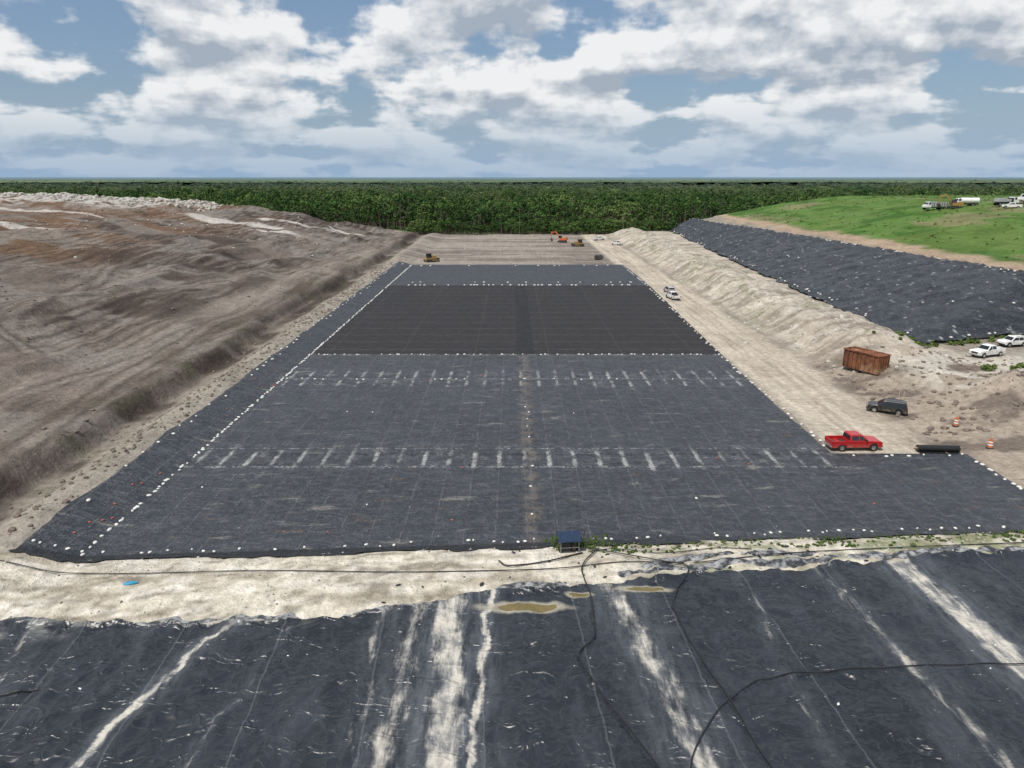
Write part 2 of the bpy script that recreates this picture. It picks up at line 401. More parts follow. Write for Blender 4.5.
mesh_from('plastic_sheet',np.stack([TX,TY,TZ],-1).reshape(-1,3),gridfaces(440,210),m)
# ------------------------------------------------------------ SLOPE LINER
m,g,b=newmat('slope_liner_plastic')
X,Y,Zp=g.pos()
nl=g.noise(g.P,.10,4,.6);nm=g.noise(g.P,.5,5,.62)
w1=g.noise(g.vec(X*.10,Y*.5,Zp*.4),1.,4,.6,1.);r1=(1.-(w1*2-1.).abs()).pow(7.)
w2=g.noise(g.vec(X*.4,Y*.2,Zp*1.2),1.,4,.6,1.);r2=(1.-(w2*2-1.).abs()).pow(7.)
c=g.scale((.016,.020,.028),(nl*2.0+.05)*(nm*1.0+.5))
c=g.mix((r1*.8+r2*.5)*.4,c,(.08,.09,.105))
sy=(((Y/7.+nm*.3).frac()-.5)*7.).abs()
c=g.mix((1.-sy.sst(.05,.3))*nm.sst(.46,.66)*.5,c,(.26,.27,.28))
Xs=X-(Y-120.)*.045
sx=(((Xs/12.5+nm*.2).frac()-.5)*12.5).abs()
c=g.mix((1.-sx.sst(.1,.4))*nm.sst(.5,.64)*.5,c,(.36,.36,.36))
c=g.mix(nm.sst(.62,.70)*.5,c,(.3,.29,.27))
vs_=g.voro(g.P,.35)
c=g.mix((1.-vs_.sst(.09,.16))*.7,c,(.5,.49,.47))
liner_common(g,b,c,r1*1.+r2*.8+nm*.9,nl*.3+.24,.5)
P0=[];P1=[]
for yy in np.linspace(398,120,300):
    P0.append((float(xfoot(yy))-.6,yy));s=(398-yy)/(278.);y2=398-s*(398-153.5);P1.append((float(xtop(y2)),y2))
for q in np.linspace(0,1,80)[1:]:
    xx=70+q*105;P0.append((xx,120+(xx-70)*.35-.6));x2=111+q*64;P1.append((x2,120+(x2-70)*.35+19))
P0=np.array(P0);P1=np.array(P1)
aa=np.linspace(0,1,44)[:,None,None]
SP=P0[None]*(1-aa)+P1[None]*aa
ii=np.arange(len(P0))
jx=(fbm(ii/6.,0*ii,111,3)-.5);jt=(fbm(ii/9.,0*ii,113,3)-.5)
SP[:,:,0]+=(1-aa[...,0])*jx[None]*3.5+aa[...,0]*jt[None]*2.5
wf=(1-np.abs(fbm(SP[...,0]/9.,SP[...,1]/3.,114,3)*2-1))**5
SZ=H(SP[...,0],SP[...,1],False)+.25+.5*(fbm(SP[...,0]/3.,SP[...,1]/3.,112,4)-.5)+.5*wf
mesh_from('slope_liner',np.concatenate([SP,SZ[...,None]],-1).reshape(-1,3),gridfaces(len(P0),44)[:,::-1],m)
# ------------------------------------------------------------ merging scatter
def scatter(name,base,pts,mat,smooth=True):
    bv,bf=base
    bv=np.array(bv,float);bf=np.array(bf)
    P=np.array([p for p,_,_ in pts],float);A=np.array([a for _,a,_ in pts],float);S=np.array([s for _,_,s in pts],float)
    v=bv[None]*S[:,None,:]
    c_=np.cos(A)[:,None];s_=np.sin(A)[:,None]
    w=np.stack([v[...,0]*c_-v[...,1]*s_,v[...,0]*s_+v[...,1]*c_,v[...,2]],-1)+P[:,None,:]
    F=bf[None]+(np.arange(len(pts))*len(bv))[:,None,None]
    return mesh_from(name,w.reshape(-1,3),F.reshape(-1,bf.shape[1]),mat,smooth)
def ico(sub,jit=0.,seed=0):
    bm=bmesh.new();bmesh.ops.create_icosphere(bm,subdivisions=sub,radius=1)
    r=random.Random(seed)
    v=[tuple(q*(1+r.uniform(-jit,jit)) for q in w.co) for w in bm.verts]
    f=[[q.index for q in w.verts] for w in bm.faces];bm.free();return v,f
def hz(x,y): return float(H(x,y,False))
bag_m=simple('sandbag_white',(.60,.59,.56),.8,var=.3,scale=.8)
def bag_line(pts,step,sz=(.3,.2,.13),drop=.1,jit=.25,xj=None):
    out=[]
    for (x0,y0),(x1,y1) in zip(pts[:-1],pts[1:]):
        L=math.hypot(x1-x0,y1-y0);n=int(L/step)
        for i in range(n):
            if random.random()<drop: continue
            t=(i+random.uniform(-.4,.4))/n
            xx=x0+(x1-x0)*t+random.uniform(-jit,jit);yy=y0+(y1-y0)*t+random.uniform(-jit,jit)
            s=random.uniform(.6,1.2)
            out.append([xx,yy,random.uniform(0,3.1),(sz[0]*s,sz[1]*s,sz[2])])
    if not out: return []
    zz=H(np.array([o[0] for o in out]),np.array([o[1] for o in out]),False)
    return [((o[0],o[1],z+.14),o[2],o[3]) for o,z in zip(out,zz)]
bagb=ico(2,.08,3)
pts=[]
pts+=bag_line([(-35.4,52.5),(-35.3,120),(-35.5,253)],.62,(.23,.15,.12),.15,.12)
pts+=bag_line([(-34,52.4),(0,54.6),(45,57.2)],1.0,(.17,.12,.09),.3,.3)
pts+=bag_line([(-40,52.4),(-35,52.8)],.9,(.2,.15,.1))
pts+=bag_line([(-35,204.3),(38.5,204.3)],1.4,(.42,.3,.18),.3)
pts+=bag_line([(-35,210),(38.8,210)],3,(.4,.26,.17),.4)
pts+=bag_line([(-35,121),(37,121)],1.1,(.24,.17,.12),.3)
pts+=bag_line([(-35,105.4),(36,105.4)],2.2,(.22,.15,.1),.45,.5)
pts+=bag_line([(-39.8,56),(-39.6,250)],2.2,(.24,.17,.13),.4,.5)
pts+=bag_line([(36.3,77),(36.3,120),(38.6,200),(39,253)],1.4,(.28,.2,.13),.4,.25)
pts+=bag_line([(50.5,74),(50.6,58)],.9,(.24,.17,.12),.2)
pts+=bag_line([(37,73.9),(50,73.9)],1.4,(.22,.16,.11),.35)
pts+=bag_line([(2,60),(2,102)],3.2,(.17,.13,.09),.4)
pts+=bag_line([(-35,63),(36,66)],9,(.16,.12,.09),.5,2.5)
pts+=bag_line([(-35,88),(36,90)],9,(.16,.12,.09),.5,3.5)
pts+=bag_line([(-39,250),(39,252)],4,(.4,.3,.16),.3,.5)
scatter('sandbags',bagb,pts,bag_m)
pts=[]
for k_,a_,pr in ((0,.05,.8),(1,.97,.78),(2,.45,.95)):
    for i in range(0,len(P0)-1):
        if random.random()<pr or vn(i/14.,k_*9,180)<.35: continue
        p=P0[i]*(1-a_)+P1[i]*a_
        pts.append(((p[0]+random.uniform(-.8,.8),p[1],hz(p[0],p[1])+.6),random.uniform(0,3),(.3,.22,.18)))
scatter('slope_sandbags',bagb,pts,bag_m)
red=simple('marker_red',(.40,.09,.06),.6)
pts=[]
for i in range(16):
    xx=random.uniform(-39,-35);yy=random.choice([random.uniform(54,70),random.uniform(95,110),random.uniform(70,95)])
    pts.append(((xx,yy,hz(xx,yy)+.13),random.uniform(0,3),(.15,.11,.07)))
for i in range(10):
    xx=random.uniform(-30,35);yy=random.uniform(56,120)
    pts.append(((xx,yy,hz(xx,yy)+.12),random.uniform(0,3),(.14,.11,.06)))
scatter('red_marker_bags',bagb,pts,red)
rock_l=simple('rubble_pale',(.42,.40,.36),.95,var=.4,scale=.4,spec=.2)
rock_d=simple('clod_brown',(.16,.13,.11),.95,var=.4,scale=.4,spec=.2)
def rocks(name,n,fn,mat,smin,smax,seed,pw=3):
    P=np.array([fn() for _ in range(n)]);s=smin+(smax-smin)*np.random.default_rng(seed).random(n)**pw
    z=H(P[:,0],P[:,1])
    out=[((P[i,0],P[i,1],z[i]+s[i]*.15),random.uniform(0,6),(s[i]*random.uniform(.7,1.3),s[i],s[i]*random.uniform(.5,.9))) for i in range(n)]
    scatter(name,ico(1,.3,seed),out,mat,False)
rocks('rubble_ridge',2200,lambda:(random.uniform(-290,-140),random.gauss(348,12)),rock_l,.3,1.6,1)
rocks('rubble_berm',1400,lambda:(random.gauss(57,5),random.uniform(103,380)),rock_l,.08,.5,2,4)
rocks('soil_clods',1500,lambda:(-40.6-abs(random.gauss(2.5,2.5)),random.uniform(53,250)),rock_d,.06,.33,3)
rocks('soil_clods',1500,lambda:(random.uniform(-170,-50),random.uniform(60,330)),rock_d,.1,.45,4)
rocks('rubble_slope',220,lambda:(random.gauss(-125,26),random.gauss(270,40)),rock_l,.12,.5,5)
rocks('gravel_berm',1100,lambda:(lambda x:(x,random.uniform(float(y_lo(x))+.5,float(y_up(x)))))(random.uniform(-42,46)),rock_l,.03,.13,6)
rocks('soil_clods',260,lambda:(lambda x:(x,random.uniform(float(y_lo(x))+.5,float(y_up(x)))))(random.uniform(-42,46)),rock_d,.03,.12,16)
rocks('soil_clods',700,lambda:(random.uniform(50,80),random.uniform(78,114)),rock_d,.08,.5,7)
# ------------------------------------------------------------ foliage
def leaf_mat(name,c1,c2,haze=True):
    m,g,b=newmat(name)
    X,Y,Zp=g.pos()
    oi=g.nodes.new('ShaderNodeObjectInfo');rn=E(g.nt,oi.outputs['Random'])
    n=g.noise(g.P,.3,1)
    c=g.mix((rn*1.1+n*.8-.45).clamp(),c1,c2)
    if haze:
        stand=g.noise(g.vec(X*.014,Y*.009),1.,2,.6)
        c=g.mix(stand.sst(.44,.60)*.65,c,(.024,.058,.018))
        c=g.mix((1.-stand).sst(.52,.64)*.5,c,(.14,.18,.065))
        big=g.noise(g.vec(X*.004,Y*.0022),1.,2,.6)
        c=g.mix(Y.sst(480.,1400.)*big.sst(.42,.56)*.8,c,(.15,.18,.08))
        c=g.mix(Y.sst(350.,3600.)*.75,c,(.11,.17,.18))  # aerial haze painted into the leaf colour, bluer with distance
    setc(g,b,'Base Color',c);b.inputs['Roughness'].default_value=.8;b.inputs['Specular IOR Level'].default_value=.1
    return m
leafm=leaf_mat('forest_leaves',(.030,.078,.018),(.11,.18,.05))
barkm=simple('bark',(.13,.10,.08),.9)
def tube(p0,p1,r0,r1,n=6):
    p0=np.array(p0,float);p1=np.array(p1,float);d_=p1-p0;d_/=np.linalg.norm(d_)
    a=np.cross(d_,[.3,.9,.1]);a/=np.linalg.norm(a);c_=np.cross(d_,a)
    V=[];F=[]
    for k,(p,r) in enumerate(((p0,r0),(p1,r1))):
        for i in range(n):
            t=2*math.pi*i/n;V.append(p+r*(math.cos(t)*a+math.sin(t)*c_))
    for i in range(n): F.append([i,(i+1)%n,n+(i+1)%n,n+i])
    return np.array(V),np.array(F)
def nrm_(a): return a/np.linalg.norm(a,axis=1,keepdims=True)
def leaves(centers,radii,per,size,rg):
    Cn=np.repeat(np.array(centers,float),per,0);Rn=np.repeat(np.array(radii,float),per)
    n=len(Cn);u=nrm_(rg.normal(size=(n,3)));rr=Rn*(.4+.65*rg.random(n))
    p=Cn+u*rr[:,None]*np.array([1,1,.75])
    nr=nrm_(u+rg.normal(size=(n,3))*.6+np.array([0,0,.3]));a=nrm_(np.cross(nr,rg.normal(size=(n,3))));b_=np.cross(nr,a)
    s=(size*(.6+.8*rg.random(n)))[:,None]
    Vv=np.stack([p-a*s-b_*s*.6,p+a*s-b_*s*.5,p+a*s*.8+b_*s*.7,p-a*s*.7+b_*s*.6],1)
    return Vv.reshape(-1,3),np.arange(n*4).reshape(-1,4)
fc=bpy.data.collections.new('forest_trees')
def make_tree(name,kind,seed,coll):
    rg=np.random.default_rng(seed)
    parts=[]
    Ht=12.+rg.random()*4
    parts.append(tube((0,0,-.5),(0.2,.1,Ht*.85),.28,.08))
    cen=[];rad=[]
    if kind=='broad':
        for i in range(11):
            a=rg.random()*6.28;h=Ht*(.35+.58*rg.random());R_=(4.2*math.sin(math.pi*min(1,.2+.72*h/Ht))+.3)*(.5+.7*rg.random())
            p=(R_*math.cos(a),R_*math.sin(a),h);cen.append(p);rad.append(.9+1.1*rg.random())
            parts.append(tube((.1,.05,h*.7),p,.12,.03,4))
        cen.append((0,0,Ht-.8));rad.append(1.4)
        per=30;sz=.38
    elif kind=='snag':
        for i in range(6):
            a=rg.random()*6.28;h=Ht*(.5+.45*rg.random());p=(1.6*math.cos(a),1.6*math.sin(a),h)
            parts.append(tube((.1,.05,h-.8),p,.09,.02,4));cen.append(p);rad.append(.7)
        per=12;sz=.25
    else:
        for i in range(12):
            a=rg.random()*6.28;h=Ht*(.5+.55*rg.random());R_=2.3*(1.15-(h/Ht/1.05)**2*.8)*(.4+.8*rg.random())
            p=(R_*math.cos(a),R_*math.sin(a),h);cen.append(p);rad.append(.65+.6*rg.random())
            parts.append(tube((.1,.05,h-.8),p,.08,.02,4))
        cen.append((0.2,.1,Ht*1.03));rad.append(.8)
        per=26;sz=.32
    LV,LF=leaves(cen,rad,per,sz,rg)
    VV=[];FF=[];mi=[];o=0
    for v,f in parts: VV.append(v);FF.append(f+o);o+=len(v);mi+=[0]*len(f)
    VV.append(LV);FF.append(LF+o);mi+=[1]*len(LF)
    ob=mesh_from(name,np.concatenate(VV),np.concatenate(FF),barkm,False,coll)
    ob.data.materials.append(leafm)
    ob.data.polygons.foreach_set('material_index',np.array(mi,np.int32));ob.data.update()
    return ob
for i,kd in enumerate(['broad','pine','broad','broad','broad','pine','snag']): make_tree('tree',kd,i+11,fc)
fp=[]
def addt(n,ya,yb,smin,smax,zmul):
    N=int(n*1.0)
    yy=np.sqrt(rng.uniform(ya*ya,yb*yb,N));xx=rng.uniform(-1,1,N)*(.80*yy+60)
    lim=397+7*fbm(xx/15.,0*xx,120,2);lim=np.where(xx<-52,427.,lim);lim=np.where(xx>84,436.,lim)
    cl=fbm(xx/160.,yy/260.,121,3)
    keep=(yy>lim)&~((yy>560)&(cl>.57)&(rng.random(N)<.8))
    xx,yy=xx[keep],yy[keep];n_=len(xx)
    s=rng.uniform(smin,smax,n_)*(.75+.5*rng.random(n_)**2)
    hh=(.50+.80*fbm(xx/28.,yy/28.,122,3))*rng.uniform(.62,1.22,n_)*zmul
    for i in range(n_): fp.append((xx[i],yy[i],s[i],min(hh[i],1.5)))
addt(7000,396,640,.85,1.35,1.08)
addt(8500,640,1300,1.1,1.8,.95)
addt(8000,1300,3600,1.8,3.4,.85)
for i in range(420):
    xx=random.uniform(-56,92);fp.append((xx,394+random.uniform(-1.5,3)+4*float(vn(xx/9.,0.,5)),random.uniform(.35,.7),random.uniform(.25,.55)))
fp=np.array(fp)
fo=bpy.data.meshes.new('forest');fo.vertices.add(len(fp));co_=np.zeros((len(fp),3),np.float32);co_[:,:2]=fp[:,:2];fo.vertices.foreach_set('co',co_.ravel())
fo.attributes.new('sc','FLOAT','POINT').data.foreach_set('value',fp[:,2].astype(np.float32))
fo.attributes.new('sz','FLOAT','POINT').data.foreach_set('value',fp[:,3].astype(np.float32))
forest=bpy.data.objects.new('forest',fo);scene.collection.objects.link(forest)
ng=bpy.data.node_groups.new('forest_instances','GeometryNodeTree')
ng.interface.new_socket('Geometry',in_out='INPUT',socket_type='NodeSocketGeometry')
ng.interface.new_socket('Geometry',in_out='OUTPUT',socket_type='NodeSocketGeometry')
gi=ng.nodes.new('NodeGroupInput');go=ng.nodes.new('NodeGroupOutput')
ci=ng.nodes.new('GeometryNodeCollectionInfo');ci.inputs['Collection'].default_value=fc
ci.inputs['Separate Children'].default_value=True;ci.inputs['Reset Children'].default_value=True
ip=ng.nodes.new('GeometryNodeInstanceOnPoints');ip.inputs['Pick Instance'].default_value=True
rv=ng.nodes.new('FunctionNodeRandomValue');rv.data_type='FLOAT_VECTOR'
rv.inputs[0].default_value=(-.05,-.05,0);rv.inputs[1].default_value=(.05,.05,6.28)
a1=ng.nodes.new('GeometryNodeInputNamedAttribute');a1.data_type='FLOAT';a1.inputs[0].default_value='sc'
a2=ng.nodes.new('GeometryNodeInputNamedAttribute');a2.data_type='FLOAT';a2.inputs[0].default_value='sz'
cb=ng.nodes.new('ShaderNodeCombineXYZ')
L=ng.links.new
L(gi.outputs[0],ip.inputs['Points']);L(ci.outputs[0],ip.inputs['Instance']);L(rv.outputs[0],ip.inputs['Rotation'])
L(a1.outputs[0],cb.inputs[0]);L(a1.outputs[0],cb.inputs[1]);L(a2.outputs[0],cb.inputs[2]);L(cb.outputs[0],ip.inputs['Scale'])
L(ip.outputs[0],go.inputs[0])
md=forest.modifiers.new('inst','NODES');md.node_group=ng
cy_=np.geomspace(2600,44000,150);cx_=np.linspace(-.95,.95,380)
KX,KY=np.meshgrid(cx_,cy_);KXw=KX*KY
KZ=7+5*fbm(KXw/25.,KY/60.,131,3)+5*fbm(KXw/260.,KY/500.,132,3)
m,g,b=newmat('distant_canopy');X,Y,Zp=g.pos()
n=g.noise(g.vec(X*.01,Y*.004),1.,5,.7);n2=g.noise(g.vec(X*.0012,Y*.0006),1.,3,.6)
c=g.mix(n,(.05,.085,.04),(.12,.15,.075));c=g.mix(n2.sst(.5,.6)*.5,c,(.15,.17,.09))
c=g.mix(Y.sst(1500.,11000.)*.85,c,(.115,.185,.24))  # far haze mixed into the canopy base colour by distance
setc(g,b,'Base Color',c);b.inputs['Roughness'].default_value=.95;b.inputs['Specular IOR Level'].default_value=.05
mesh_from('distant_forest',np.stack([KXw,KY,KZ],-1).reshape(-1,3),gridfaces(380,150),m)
# ------------------------------------------------------------ bushes / weeds
wl=leaf_mat('weed_leaves',(.05,.09,.02),(.12,.16,.045),False)
def bush(name,pts_,per,size,seed,mat=wl):
    rg=np.random.default_rng(seed)
    v,f=leaves([p for p,r in pts_],[r for p,r in pts_],per,size,rg)
    return mesh_from(name,v,f,mat,False)
bp=[]
for i in range(40):
    xx=random.uniform(72,96);yy=118.5+(xx-71)*.33+random.uniform(-.7,.7);bp.append(((xx,yy,hz(xx,yy)+random.uniform(.1,.6)),random.uniform(.3,.9)))
for i in range(14):
    xx=random.uniform(70,80);yy=103+random.uniform(-1,1)+(xx-70)*.1;bp.append(((xx,yy,hz(xx,yy)+.4),random.uniform(.3,.8)))
for i in range(12):
    xx=random.gauss(66,2);yy=random.gauss(116,2);bp.append(((xx,yy,hz(xx,yy)+.3),random.uniform(.2,.5)))
bush('hedge',bp,70,.14,4)
bp=[]
for i in range(230):
    xx=random.uniform(6,46);yy=float(y_up(xx))-random.uniform(.1,2.4);bp.append(((xx,yy,hz(xx,yy)+.03),random.uniform(.06,.26)))
for i in range(44):
    xx=random.gauss(5.2,1.5);yy=52.9+random.gauss(0,.5);bp.append(((xx,yy,hz(xx,yy)+random.uniform(.2,1.0)),random.uniform(.15,.42)))
bush('weeds',bp,34,.06,5)
bp=[]
for i in range(620):
    xx=random.uniform(112,250);yy=random.uniform(160,380)
    if hill_r(xx,yy)<9.2: continue
    bp.append(((xx,yy,hz(xx,yy)+.05),random.uniform(.2,.7)))
bush('hill_weeds',bp,18,.2,6)
# ------------------------------------------------------------ hoses
hm=simple('hose_black',(.012,.012,.013),.45)
def hose(pts_,r=.055,lift=.3,name='hose'):
    cu=bpy.data.curves.new(name,'CURVE');cu.dimensions='3D';cu.bevel_depth=r;cu.bevel_resolution=2;cu.resolution_u=8
    sp=cu.splines.new('NURBS')
    P=np.array(pts_,float);tt=np.linspace(0,len(P)-1,len(P)*7)
    xs=np.interp(tt,range(len(P)),P[:,0]);ys=np.interp(tt,range(len(P)),P[:,1])
    ker=np.ones(5)/5
    xs=np.convolve(np.pad(xs,2,'edge'),ker,'valid');ys=np.convolve(np.pad(ys,2,'edge'),ker,'valid')
    xs=xs+.5*(fbm(tt*.8,0*tt+pts_[0][0],190,3)-.5)
    zs=H(xs,ys,False)+np.where(ys<y_lo(xs),tarpz(xs,ys),0.05)
    sp.points.add(len(xs)-1)
    for i in range(len(xs)): sp.points[i].co=(xs[i],ys[i],zs[i]+r+lift*.3,1)
    sp.use_endpoint_u=True;sp.order_u=3
    o=bpy.data.objects.new(name,cu);scene.collection.objects.link(o);cu.materials.append(hm)
hose([(7.3,52.6),(6.2,51),(5.3,49.3),(5.8,45.9),(5.8,41.1),(4.1,39.2),(5.3,35.4),(7.6,30.4),(9,26)],.05)
hose([(6.5,52.4),(9,51.4),(11.8,50.4),(14.1,49.8),(12.6,47),(11.6,44.7),(11.8,40.1),(13.1,33.9),(13.6,30.4),(14,26)],.05)
hose([(44,38.5),(32.6,38.3),(23.3,38),(15.3,37),(11.8,34.3),(9.4,30.4),(9,26)],.04)
hose([(-42,49.0),(-30,48.5),(-20,49.1),(-8,48.7),(3,49.2),(9,50.4),(14,50.2)],.04,.1)
hose([(-1,50.5),(-.4,49.6),(1.5,49.9),(3.5,50.6),(6,51.8)],.06,.1)
hose([(14,50.2),(22,51.7),(34,52.8),(50,54)],.04,.1)
hose([(6,52),(8.5,52.6),(12,51.5),(17,52.6),(20,52.3)],.035,.1)
hose([(-31,35.3),(-29.8,35.7),(-28.6,36.1)],.06,.3,'pipe_length')
lit=[simple('litter_white',(.7,.7,.68),.7),simple('litter_blue',(.03,.25,.4),.6),simple('litter_grey',(.3,.3,.3),.7),simple('litter_black',(.02,.02,.022),.4)]
for mt,nn in zip(lit,(20,3,30,50)):
    out=[]
    for i in range(nn):
        if i%2 and nn!=50: xx=random.uniform(-34,40);yy=random.uniform(31,float(y_lo(xx)));dz=float(tarpz(xx,yy))
        else:
            xx=random.uniform(-38,46) if nn!=50 else random.gauss(10,14);yy=random.uniform(float(y_lo(xx)),float(y_up(xx)));dz=.04
        s=random.uniform(.04,.12)*(1.8 if nn==50 else 1)
        out.append(((xx,yy,hz(xx,yy)+dz),random.uniform(0,6),(s*1.5,s*.7,s*.3)))
    scatter('litter',ico(1,.35,9),out,mt,False)
scatter('blue_tarp_scrap',ico(2,.3,12),[((-28.8,47.2,hz(-28.8,47.2)+.1),.2,(.6,.22,.1))],lit[1],False)
m,g,b=newmat('folded_plastic');X,Y,Zp=g.pos()
n=g.noise(g.vec(X*1.5,Y*1.5,Zp*3.),1.,5,.65)
setc(g,b,'Base Color',g.mix(n.sst(.4,.65),(.03,.033,.038),(.30,.30,.30)));b.inputs['Roughness'].default_value=.4
bm_f=m
for (xa_,xb_,off,nn_) in ((7,48,.9,260),(-44,-14,.35,200),(-13,5,.5,120),(9,26,1.9,120)):
    fx_=np.linspace(xa_,xb_,nn_);rr=np.linspace(0,math.pi,7)
    FX,RR=np.meshgrid(fx_,rr)
    ra_=(.05+.24*fbm(FX/1.2,0*FX+off,150,3))*ss(FX,xa_,xa_+2)*(1-ss(FX,xb_-2,xb_))
    FY=y_lo(FX)+off+1.5*(fbm(FX/3.,0*FX+off,151,3)-.5)+np.cos(RR)*ra_*2.4
    FZ=H(FX,FY,False)-.10+np.sin(RR)*ra_*1.2+.14*(fbm(FX/.4,RR,152,2)-.4)
    mesh_from('folded_plastic_edge',np.stack([FX,FY,FZ],-1).reshape(-1,3),gridfaces(nn_,7),bm_f)
# ------------------------------------------------------------ object builders
def empty(name,loc,rz):
    e=bpy.data.objects.new(name,None);e.empty_display_size=.3;scene.collection.objects.link(e)
    e.location=loc;e.rotation_euler=(0,0,rz);return e
def part(par,name,bm,mat,bevel=0.,smooth=False):
    bmesh.ops.recalc_face_normals(bm,faces=bm.faces)
    me=bpy.data.meshes.new(name);bm.to_mesh(me);bm.free()
    o=bpy.data.objects.new(name,me);scene.collection.objects.link(o);o.parent=par;me.materials.append(mat)
    if smooth:
        for p in me.polygons:p.use_smooth=True
    if bevel:
        md=o.modifiers.new('b','BEVEL');md.width=bevel;md.segments=2;md.limit_method='ANGLE'
    return o
def abox(bm,x0,x1,y0,y1,z0,z1,tx=0.,ty=0.):
    v=[bm.verts.new(p) for p in ((x0,y0,z0),(x1,y0,z0),(x1,y1,z0),(x0,y1,z0),(x0+tx,y0+ty,z1),(x1-tx,y0+ty,z1),(x1-tx,y1-ty,z1),(x0+tx,y1-ty,z1))]
    for f in ((0,3,2,1),(4,5,6,7),(0,1,5,4),(1,2,6,5),(2,3,7,6),(3,0,4,7)): bm.faces.new([v[i] for i in f])
def prism(bm,prof,hw,belt=None,taper=0.):
    def w(z): return hw-(max(0,z-belt)*taper if belt is not None else 0)
    A=[bm.verts.new((x_,-w(z_),z_)) for x_,z_ in prof];B=[bm.verts.new((x_,w(z_),z_)) for x_,z_ in prof]
    n_=len(prof)
    bm.faces.new(A);bm.faces.new(B[::-1])
    for i in range(n_): bm.faces.new((A[i],B[i],B[(i+1)%n_],A[(i+1)%n_]))
def cyl(bm,p0,p1,r,n_=16,r2=None):
    v,f=tube(p0,p1,r,r if r2 is None else r2,n_)
    vs=[bm.verts.new(q) for q in v]
    for q in f: bm.faces.new([vs[i] for i in q])
    bm.faces.new(vs[:n_]);bm.faces.new(vs[n_:][::-1])
def paint(name,col,rough=.3):
    m,g,b=newmat(name);tc=g.nodes.new('ShaderNodeTexCoord')
    n=g.noise(tc.outputs['Object'],2.,5);sp=g.nodes.new('ShaderNodeSeparateXYZ');g.links.new(tc.outputs['Object'],sp.inputs[0])
    z=E(g.nt,sp.outputs[2])
    d_=(1.-z.sst(.3,1.1))*n.sst(.35,.65)
    setc(g,b,'Base Color',g.mix(d_*.5,col,(.28,.23,.17)));setc(g,b,'Roughness',d_*.5+rough)
    b.inputs['Coat Weight'].default_value=.3
    return m
glass=simple('vehicle_glass',(.015,.018,.022),.08,var=.1,spec=.6)
rubber=simple('tyre_rubber',(.02,.02,.02),.85)
trim=simple('dark_trim',(.03,.03,.03),.6)
chrome=simple('chrome_trim',(.5,.5,.5),.25,metal=.8)
lampw=simple('lamp_lens',(.6,.6,.58),.2);lampr=simple('lamp_red',(.35,.01,.01),.25)
P_red=paint('paint_red',(.40,.012,.014));P_wh=paint('paint_white',(.72,.72,.70));P_bk=paint('paint_black',(.015,.016,.018))
P_gr=paint('paint_silver',(.38,.39,.40));P_ye=paint('paint_yellow',(.30,.18,.05),.5);P_or=paint('paint_orange',(.48,.12,.03),.5)
def wheels(e,xs,hw,r,w=.26):
    for i,xx in enumerate(xs):
        for j,s in enumerate((-1,1)):
            bm=bmesh.new();cyl(bm,(xx,s*(hw-w),r),(xx,s*hw,r),r,24);part(e,f'tyre_{i}{j}',bm,rubber,.03)
            bm=bmesh.new();cyl(bm,(xx,s*(hw-.05),r),(xx,s*(hw+.012),r),r*.58,12);part(e,f'rim_{i}{j}',bm,chrome)
def arch(cx,r,z0,n_=8):
    return [(cx+r*math.cos(math.pi*(1-i/n_)),z0+r*math.sin(math.pi*(1-i/n_))) for i in range(n_+1)]
def sidewin(e,poly,hw,belt,taper,name):
    for s in (-1,1):
        bm=bmesh.new()
        vs=[bm.verts.new((x_,s*(hw-max(0,z_-belt)*taper+.012),z_)) for x_,z_ in poly];bm.faces.new(vs)
        part(e,name,bm,glass)
def endwin(e,x0,z0,x1,z1,hw,belt,taper,name,off):
    bm=bmesh.new();w0=hw-max(0,z0-belt)*taper-.1;w1=hw-max(0,z1-belt)*taper-.1
    vs=[bm.verts.new(q) for q in ((x0+off,-w0,z0),(x0+off,w0,z0),(x1+off,w1,z1),(x1+off,-w1,z1))];bm.faces.new(vs);part(e,name,bm,glass)
